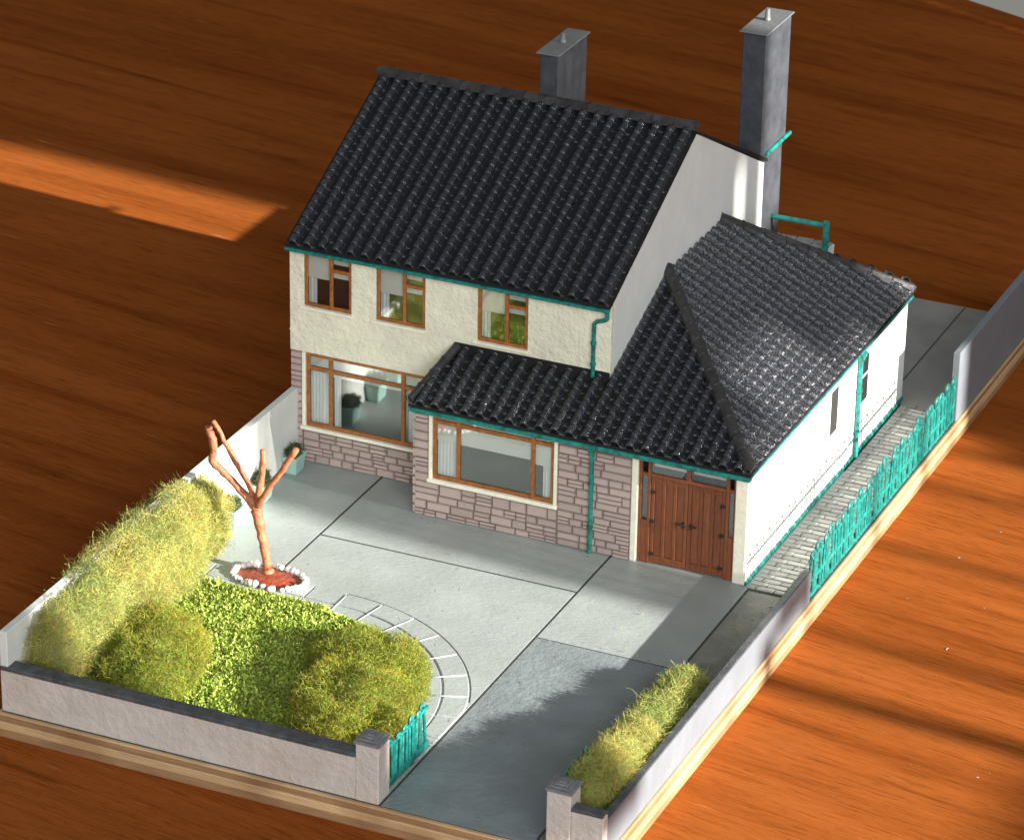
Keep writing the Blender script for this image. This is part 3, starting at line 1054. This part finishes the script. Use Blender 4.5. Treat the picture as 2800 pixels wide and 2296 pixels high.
# a few rear-slope tile ends showing beyond the rear hip
RQ = Plane((EX, 113.4, EZ), (-1, 0, 0), (0, 79.2 - 113.4, 58.6 - EZ))
lay_tiles(RQ, wroof, 0, 11, TP, 13, RQ.V.length and math.hypot(34.2, 24.2) / 13, [(HB, -rhn), gx], lambda r, c: False)

# ---- gutters and pipes
MB().box(-.3, W + .2, -2.9, -1.3, 63.6, 64.55).build('gutter', 'teal', roof, bev=0.3)
MB().box(LB.x + .2, EX + .3, EYE - .7, EYE + 1.0, EZ - 2.0, EZ - .75).build('gutter', 'teal', wroof, bev=0.3)
MB().box(EX - 1.0, EX + .25, EYE + 1.0, RB.y + .5, EZ - 1.6, EZ - .85).build('gutter', 'teal', wroof, bev=0.3)
MB().box(PX + 2, EX - 1.1, EYE + 1.02, PY + .4, EZ - 1.4, EZ - .85).build('soffit', 'trim', wroof)
MB().box(GX - 1.6, EX - 1.02, PY + .5, GB, EZ - 1.4, EZ - .85).build('soffit', 'trim', wroof)
def pipe(path, r, hopper=None):
    mb = MB()
    mb.tube(path, r, 8)
    if hopper:
        x, y, z = hopper
        mb.box(x - 1.3, x + 1.3, y - .9, y + .8, z - .7, z + .8)
        mb.box(x - .8, x + .8, y - .6, y + .6, z - 1.9, z - .71)
    o = mb.build('downpipe', 'teal', H, bev=0.2)
    p = Vector(path[-1])
    for k, t in enumerate((.35, .75)):
        q = Vector(path[-2]).lerp(p, t)
        MB().tube([q + Vector((0, 0, .35)), q - Vector((0, 0, .35))], r * 1.35, 8).build('pipe_clip', 'teal', o)
    return o
pipe([(94.4, -1.7, 64.0), (94.3, -1.4, 61.4), (93.2, -1.0, 60.6), (91.3, -.9, 60.0), (90.4, -.9, 59.0), (90.4, -.9, 43.6)], .62)
pipe([(97.2, PY - .75, 31.5), (97.2, PY - .75, -.05)], .68, (97.2, PY - .95, 31.0))
pipe([(GX + .75, 69.4, 32.0), (GX + .75, 69.4, -.05)], .75, (GX + 1.1, 69.4, 32.0))

# ---- chimneys
def chimney(x0, x1, y0, y1, zb, zt, pot, ph):
    c = MB().box(x0, x1, y0, y1, zb, zt).build('chimney', 'chimney', H, bev=0.25)
    mb = MB().box(x0 - .9, x1 + .5, y0 - .9, y1 + 1.4, zt - .02, zt + .4)
    mb.build('cap', 'chimney_cap', c, bev=0.2)
    mb = MB().tube([(pot[0], pot[1], zt + .5), (pot[0], pot[1], zt + .5 + ph * .3), (pot[0], pot[1], zt + .5 + ph)], [1.0, .75, .62], 10)
    mb.build('pot', 'chimney_cap', c, bev=0.1)
    return c
chimney(47.9, 53.6, 57.6, 77.6, 80, 108.4, (50.6, 67.3), 2.8)
c2 = chimney(88.0, 95.2, 109.0, 129.0, 67.2, 104.6, (91.2, 120), 3.4)
MB().box(89.0, 94.95, D + .02, 127.2, 0, 67.19).build('chimney_breast', 'chimney', c2, bev=0.25)
MB().box(95.15, 96.1, 112.2, 131.8, 67.1, 68.2).build('flashing', 'teal', c2, bev=0.2)

# ---- rear balcony: parapet of broken flags with a teal rail
bw = MB().box(62, 112.6, D + .05, 127.0, 0, 37.4).build('balcony', 'white', H)
for i in range(9):
    for j in range(3):
        x = 64 + i * 5.4
        MB().box(x, x + 5.0, 112.6 + j * 4.8, 112.6 + j * 4.8 + 4.4, 37.4, 38.0 + random.uniform(-.1, .1)).build('flagstone', 'paver', bw, bev=.1)
MB().tube([(94.4, 121.0, 45.2), (111.9, 121.0, 45.4)], .8, 8).build('rail', 'teal', bw)
MB().tube([(111.9, 121.0, 37.3), (111.9, 121.0, 46.6)], [.95, 1.0], 8).build('post', 'teal', bw)
MB().box(45, 76, D + .1, 162, 0, 37).build('added_shade_box', 'white', H)  # unseen box added behind the house to cut off the lit table strip

# ================================================================== WALLS, POSTS, RAILINGS
t = thing('boundary_wall', 'tall off-white garden wall behind the planters and the long hedge', 'wall', (1, 10, 0))
MB().box(0.0, 2.2, -155.6, 183, -.1, 21.8).build('wall_panel', 'wwall', t, bev=0.15)
t = thing('garden_wall', 'low grey stucco wall with slate coping in front of the lawn', 'wall', (50, -154, 0))
MB().box(0.05, 96.6, -155.7, -152.4, -.3, 11.2).build('wall_panel', 'stucco', t, bev=0.15)
MB().box(0.2, 96.55, -156.1, -151.9, 11.2, 12.4).build('coping', 'coping', t, bev=0.25)
def gatepost(x0, x1, label):
    t = thing('gatepost', label, 'gatepost', ((x0 + x1) / 2, -152.5, 0))
    MB().box(x0, x1, -155.9, -149.8, -.3, 15.2).build('shaft', 'stucco', t, bev=0.25)
    for k, (d, z0, z1) in enumerate(((-.35, 15.2, 15.9), (.55, 15.9, 16.35), (1.35, 16.35, 16.75), (2.1, 16.75, 17.1))):
        MB().box(x0 + d, x1 - d, -155.9 + d, -149.8 - d, z0, z1).build('cap_step', 'postcap', t, bev=0.12)
gatepost(96.6, 102.7, 'square grey gatepost with stepped cap at the end of the coped garden wall')
gatepost(145.6, 151.7, 'square grey gatepost with stepped cap beside the narrow hedge by the driveway')
t = thing('garden_wall', 'short grey stucco wall stub beside the gatepost of the narrow hedge', 'wall', (155.7, -154, 0))
MB().box(151.7, 159.9, -155.7, -153.0, -.3, 11.0).build('wall_panel', 'stucco', t, bev=0.2)
MB().box(151.75, 159.7, -155.9, -152.7, 11.0, 12.0).build('coping', 'coping', t, bev=0.2)
t = thing('garden_wall', 'low pale grey wall along the plywood edge beside the narrow hedge', 'wall', (158.5, -84, 0))
MB().box(157.6, 159.6, -152.95, -16.4, -.3, 8.7).build('wall_panel', 'gwall', t, bev=0.15)
MB().box(157.5, 159.4, -152.9, -16.3, 8.7, 9.1).build('coping', 'coping', t, bev=0.1)
t = thing('boundary_wall', 'tall pale grey wall beyond the teal railing at the back yard', 'wall', (158.6, 145, 0))
MB().box(157.6, 159.6, 104.6, 183.2, -.3, 21.2).build('wall_panel', 'gwall', t, bev=0.15)

def railing(name, label, cat, x, y0, y1, zt, zr, zl, pitch, zb=0.0):
    t = thing(name, label, cat, (x, (y0 + y1) / 2, zb))
    for z, r in ((zr, .42), (zl, .5), (zb + .6, .42)):
        MB().box(x - r * .8, x + r * .8, y0, y1, z - r, z + r).build('rail', 'teal', t, bev=0.12)
    mb = MB()
    h = pitch * .27
    path = [(0, -h, 0), (0, -h, zt - zb - h)]
    for a in (150, 120, 90, 60, 30):
        path.append((0, h * math.cos(math.radians(a)), zt - zb - h + h * math.sin(math.radians(a))))
    path += [(0, h, zt - zb - h), (0, h, 0)]
    me = mb.tube(path, .38, 6).mesh('hooped_bar')
    me.materials.append(MT['teal'])
    me2 = MB().tube([(0, 0, 0), (0, 0, zr - zb)], .24, 5).mesh('bar')
    me2.materials.append(MT['teal'])
    n = int((y1 - y0) / pitch)
    for k in range(n):
        yy = y0 + (k + .5) * (y1 - y0) / n
        inst('hooped_bar', me, t, (x + random.uniform(-.12, .12), yy, zb), (random.uniform(.9, 1.3), random.uniform(.92, 1.08), random.uniform(.96, 1.04)),
             (random.uniform(-.03, .03), random.uniform(-.04, .04), random.uniform(-.1, .1)))
        if k < n - 1:
            inst('bar', me2, t, (x, yy + pitch * .5, zb), (1.2, 1.2, 1), (random.uniform(-.03, .03), 0, 0))
    return t
railing('side_railing', 'long teal hooped railing standing along the paved side path', 'railing', 158.7, -15.9, 104.4, 14.0, 11.2, 5.1, 4.8, -.2)
railing('gate', 'open teal gate of upright bars hinged on the coped wall gatepost', 'gate', 102.0, -149.6, -127.5, 13.4, 11.8, 2.2, 3.6, .6)
railing('gate', 'open teal gate half hidden in the narrow hedge by the driveway', 'gate', 144.3, -149.6, -128.5, 12.6, 11.2, 2.2, 3.6, .6)

# ================================================================== PLANTERS, TREE
PLG = 'mint planters along the off-white wall'
pl_lab = ['mint green planter of dark leaves standing against the stone corner of the house',
          'mint green planter of dark leaves second from the stone house corner',
          'mint green planter of dark leaves third from the stone house corner',
          'mint green planter half buried in the long yellow-green hedge']
for k, yy in enumerate((-7.2, -26.4, -43.2, -56.0)):
    t = thing('planter', pl_lab[k], 'planter', (4.6, yy, 0), PLG)
    mb = MB()
    def rect(ax, ay, z): return [(4.6 - ax, yy - ay, z), (4.6 + ax, yy - ay, z), (4.6 + ax, yy + ay, z), (4.6 - ax, yy + ay, z)]
    mb.hull(rect(1.7, 2.4, 0), rect(2.25, 3.1, 5.0))
    o = mb.build('trough', 'planter', t, bev=.2)
    mb = MB()
    for (sx0, sx1, sy0, sy1) in ((2.35, 1.75, 3.25, 3.25), ):
        mb.box(4.6 - 2.4, 4.6 - 1.75, yy - 3.25, yy + 3.25, 4.6, 5.3)
        mb.box(4.6 + 1.75, 4.6 + 2.4, yy - 3.25, yy + 3.25, 4.6, 5.3)
        mb.box(4.6 - 1.75, 4.6 + 1.75, yy - 3.25, yy - 2.6, 4.61, 5.29)
        mb.box(4.6 - 1.75, 4.6 + 1.75, yy + 2.6, yy + 3.25, 4.61, 5.29)
    mb.build('rim', 'planter', t, bev=.12)
    bush(t, 'foliage', [((4.6, yy - 1.2, 6.0), (2.1, 1.8, 1.9)), ((4.6, yy + 1.2, 6.3), (2.0, 1.7, 2.2))], 1500, 'plant', 3 + k, length=1.5, width=.13, amp=.6, zmin=4.6)

def gnarl(path, rad, n=4, j=.16):
    P, Rr = [], []
    for i in range(len(path) - 1):
        for k in range(n):
            f = k / n
            P.append(Vector(path[i]).lerp(Vector(path[i + 1]), f) + Vector([random.uniform(-j, j) for _ in range(3)]))
            Rr.append((rad[i] * (1 - f) + rad[i + 1] * f) * random.uniform(.86, 1.16))
    P.append(Vector(path[-1]))
    Rr.append(rad[-1])
    P[0] = Vector(path[0])
    return P, Rr
t = thing('bare_tree', 'bare copper-brown twig tree with cut branches rising from the pebble bed', 'tree', (26.2, -64.8, 0))
tr = MB().tube(*gnarl([(26.4, -64.8, .4), (26.1, -64.8, 2.0), (25.4, -65, 8), (24.2, -65, 14), (23.4, -65, 18.2), (23.2, -65, 20.3)],
               [1.9, 1.25, 1.15, 1.3, 1.55, 1.35]), 10).build('trunk', 'bark', t, smooth=True)
for path, rad in (
    ([(23.3, -65, 18.8), (20.2, -65.4, 22.4), (15.2, -65.8, 27.0), (10.9, -66, 30.6), (11.3, -66, 33.2), (11.5, -66, 36.0), (10.3, -66, 39.2), (9.9, -66, 40.2)], [1.2, 1.0, .95, 1.1, .9, 1.15, .95, .8]),
    ([(22.9, -64.2, 19.6), (18.6, -61.4, 24.2), (13.2, -60, 30.6), (8.9, -59, 36.6), (7.4, -58.8, 38.2)], [1.0, .75, .8, .65, .7]),
    ([(23.4, -64.4, 19.0), (23.6, -63.4, 25.4), (24.0, -62.4, 31.2), (23.7, -62.0, 34.8)], [1.1, .95, .9, .7]),
    ([(23.4, -65.6, 19.4), (27.4, -66.2, 26.2), (31.8, -66.2, 32.9), (35.6, -66, 39.3)], [1.0, .75, .8, .85])):
    MB().tube(*gnarl(path, rad), 9).build('branch', 'bark', t, smooth=True)

t = thing('tree_bed', 'oval bed of red-brown soil edged with white pebbles under the bare tree', 'flower bed', (28, -67, 0))
mb = MB()
n = 28
vs = [(28, -67, 1.1)] + [(28 + 9.6 * math.cos(a) * f, -67 + 5.2 * math.sin(a) * f, z) for f, z in ((.55, 1.0), (1.02, .35)) for a in [2 * math.pi * i / n for i in range(n)]]
fs = [(0, 1 + i, 1 + (i + 1) % n) for i in range(n)] + [(1 + i, 1 + n + i, 1 + n + (i + 1) % n, 1 + (i + 1) % n) for i in range(n)]
mb.add(vs, fs).build('soil', 'soil', t, smooth=True)
pebs = []
for k in range(5):
    bm = bmesh.new()
    bmesh.ops.create_icosphere(bm, subdivisions=2, radius=1.0)
    for v in bm.verts:
        q = 1 + .28 * mnoise.noise(v.co * 1.4 + Vector((k * 7, 0, 0)))
        v.co = Vector((v.co.x * q, v.co.y * q * .85, v.co.z * q * .8)) * S
    me = bpy.data.meshes.new('pebble')
    bm.to_mesh(me)
    bm.free()
    me.polygons.foreach_set('use_smooth', [True] * len(me.polygons))
    me.materials.append(MT['pebble'])
    pebs.append(me)
for i in range(38):
    a = 2 * math.pi * i / 38 + random.uniform(-.05, .05)
    s_ = random.uniform(.7, 1.15)
    inst('pebble', random.choice(pebs), t, (28 + 10.3 * math.cos(a) + random.uniform(-.35, .35), -67 + 5.9 * math.sin(a) + random.uniform(-.35, .35), .75 * s_ + .25),
         (s_, s_, s_ * random.uniform(.8, 1.2)), (random.uniform(0, 3), random.uniform(0, 3), random.uniform(0, 6)))

# ================================================================== LAWN, HEDGES
def lawn():
    n = 95000
    P = np.stack([rng.uniform(2.4, 94, n), rng.uniform(-152.3, -75.5, n), np.zeros(n)], 1)
    r = np.hypot(P[:, 0] - CX, P[:, 1] - CY)
    ok = (r < 41.5) | (P[:, 0] < CX)
    ok |= (P[:, 1] < CY) & (P[:, 0] < CX + 42.5)
    edge = np.where(P[:, 0] > CX, np.where(P[:, 1] > CY, 41.5 - r, 42.5 - (P[:, 0] - CX)), -75.5 - P[:, 1])
    P, edge = P[ok], edge[ok]
    top = 2.6 * np.clip(edge / 2.2, 0.12, 1)
    bump = np.array([lump(p, 5.0, 2) for p in P]) * .5
    P[:, 2] = np.maximum(top * rng.uniform(.45, 1.0, len(P)) + bump, .35)
    Nn = np.tile(np.array([[0, 0, 1.0]]), (len(P), 1))
    V, F, idx = fibres(P, Nn, 1.0, .27, 1.8, 2)
    V[:, 2] = np.maximum(V[:, 2], .3)
    c = rng.uniform(.45, 1.35, (len(P), 1)) * np.array([[1, 1, 1]])
    pale = rng.random(len(P)) < .42
    c[pale] *= np.array([1.5, 1.22, 1.6])
    o = np_mesh('lawn', V, F, 'turf', None, tone=np.clip(c[idx], .2, 2))
    tag(o, 'bright green crumbly turf of the front lawn between the bushes', 'lawn', kind='stuff')
    # the turf mat under the blades
    pts = [(2.3, -152.3), (CX + 41.5, -152.3)] + [(CX + 40.5 * math.cos(math.radians(a)), CY + 40.5 * math.sin(math.radians(a))) for a in range(-10, 91, 6)] + [(2.3, -76.5)]
    m = MB().prism(pts, 0.0, 1.3).build('turf_mat', 'turf')
    at = m.data.attributes.new('tone', 'FLOAT_COLOR', 'POINT')
    at.data.foreach_set('color', [.6, .6, .6, 1.0] * len(m.data.vertices))
    m.parent = o
lawn()
t = thing('hedge', 'long fluffy yellow-green hedge leaning against the tall off-white wall', 'hedge', (9, -100, 0))
bush(t, 'foliage', [((7.0, -141, 10.0), (9.0, 9.5, 12)), ((6.5, -120, 12), (11.5, 11, 13.5)), ((6.0, -98, 12.5), (12.5, 11, 13.5)), ((5.5, -76, 11), (11.5, 10, 13.0)), ((4.5, -60, 9.5), (8.0, 8.0, 11.5))],
     150000, 'lichen', 1, zmin=.4, length=1.5, width=.062, amp=3.2, curl=1.7, segs=3)
t = thing('bush', 'round olive green bush between the long hedge and the lawn', 'bush', (28, -128, 0))
bush(t, 'foliage', [((23, -120, 4.5), (14.0, 14.0, 10.0)), ((29, -133, 4.5), (11.5, 12, 9.5))], 85000, 'moss', 12, length=1.15, width=.068, amp=2.6, curl=1.7, segs=2)
t = thing('bush', 'broad olive green bush on the lawn beside the open teal gate', 'bush', (81, -124, 0))
bush(t, 'foliage', [((73.5, -101, 3.0), (15.5, 14.0, 8.2)), ((80, -120, 3.0), (16.5, 16.0, 8.8)), ((84, -138, 3.2), (14, 12, 8.4))], 110000, 'moss', 23, length=1.15, width=.068, amp=2.6, curl=1.7, segs=2)
t = thing('hedge', 'narrow fluffy yellow-green hedge between the driveway and the low grey wall', 'hedge', (149, -112, 0))
bush(t, 'foliage', [((150.5, -140, 6.5), (6.8, 8, 9.8)), ((150.6, -126, 5.8), (7.3, 9, 9.2)), ((150.4, -112, 4.6), (7.3, 9, 7.4)), ((150, -98, 3.6), (7.2, 9, 6.4)), ((149.6, -86, 3.0), (6.9, 8, 6.0)), ((149, -77, 2.4), (6.0, 6.5, 5.4))], 90000, 'lichen', 34, length=1.6, width=.062, amp=1.3, curl=1.7, segs=3)

# loose threads, crumbs of flock and specks
def crumbs():
    n = 200
    P = np.stack([rng.uniform(4, 156, n), rng.uniform(-154, -18, n), np.full(n, .42)], 1)
    P2 = np.stack([rng.uniform(143, 157, 60), rng.uniform(-40, 10, 60), np.full(60, .5)], 1)
    P = np.concatenate([P, P2])
    V, F, idx = fibres(P, np.tile([[0, 0, .1]], (len(P), 1)), .8, .12, 1.2, 2)
    V[:, 2] = np.clip(V[:, 2], .36, 1.2)
    c = rng.uniform(.5, 1.6, (len(P), 1)) * np.ones((1, 3))
    o = np_mesh('flock_crumbs', V, F, 'crumb', None, tone=c[idx], kind='stuff')
    tag(o, 'tiny green flock crumbs shed over the grey paving', 'crumbs')
crumbs()
def dust():
    n = 45
    P = np.stack([rng.uniform(165, 260, n), rng.uniform(-150, 60, n), np.full(n, ZT + .15)], 1)
    V, F, idx = fibres(P, np.tile([[0, 0, .02]], (n, 1)), .8, .07, 1.2, 3)
    V[:, 2] = np.clip(V[:, 2], ZT + .06, ZT + .5)
    o = np_mesh('dust', V, F, 'lint', None, kind='stuff')
    tag(o, 'pale specks of dust and lint lying on the brown table', 'dust')
dust()

# ================================================================== ADDED LIGHT BLOCKER (beyond the frame; its slots shape the low light)
XW = 1200.0
def to_w(u, v):
    p = Vector((100, u - KY * 100, v + KZ * 100))
    k = (XW - p.x) / (LAMP.x - p.x)
    q = p.lerp(LAMP, k)
    return q.y, q.z
open_ = [(-140, -28, -26, 40), (-120, -28, -45, -26), (-150, -40, -82, -45), (-32, -7.5, -95, -48), (-3.5, 20, -95, -5), (20, 45.5, -95, -20), (20, 58, -20, 9),
         (49.5, 87, -95, -20), (58, 87, -20, -5), (91, 111, -70, -14), (99.5, 102, 20, 42), (114, 124, -60, 14), (118.5, 164, 14, 90)]
open_ += [(-25 + 5.5 * k, -23.9 + 5.5 * k, -44, 25) for k in range(4)]
open_ += [(60 + 5.5 * k, 61.3 + 5.5 * k, 66, 98) for k in range(5)]
holes = []
for (u0, u1, v0, v1) in open_:
    ya, za = to_w(u0, v0)
    yb, zb = to_w(u1, v1)
    holes.append((ya, yb, za, zb))
t = thing('light_blocker', 'added white light-blocking board with cut slots, standing on the table out of view', 'blocker', (XW, -150, ZT))
wall_cells(MB(), -900, 500, ZT, 820, holes, lambda a, d, b: (XW + d, a, b), 6).build('blocker_panel', 'blocker', t)
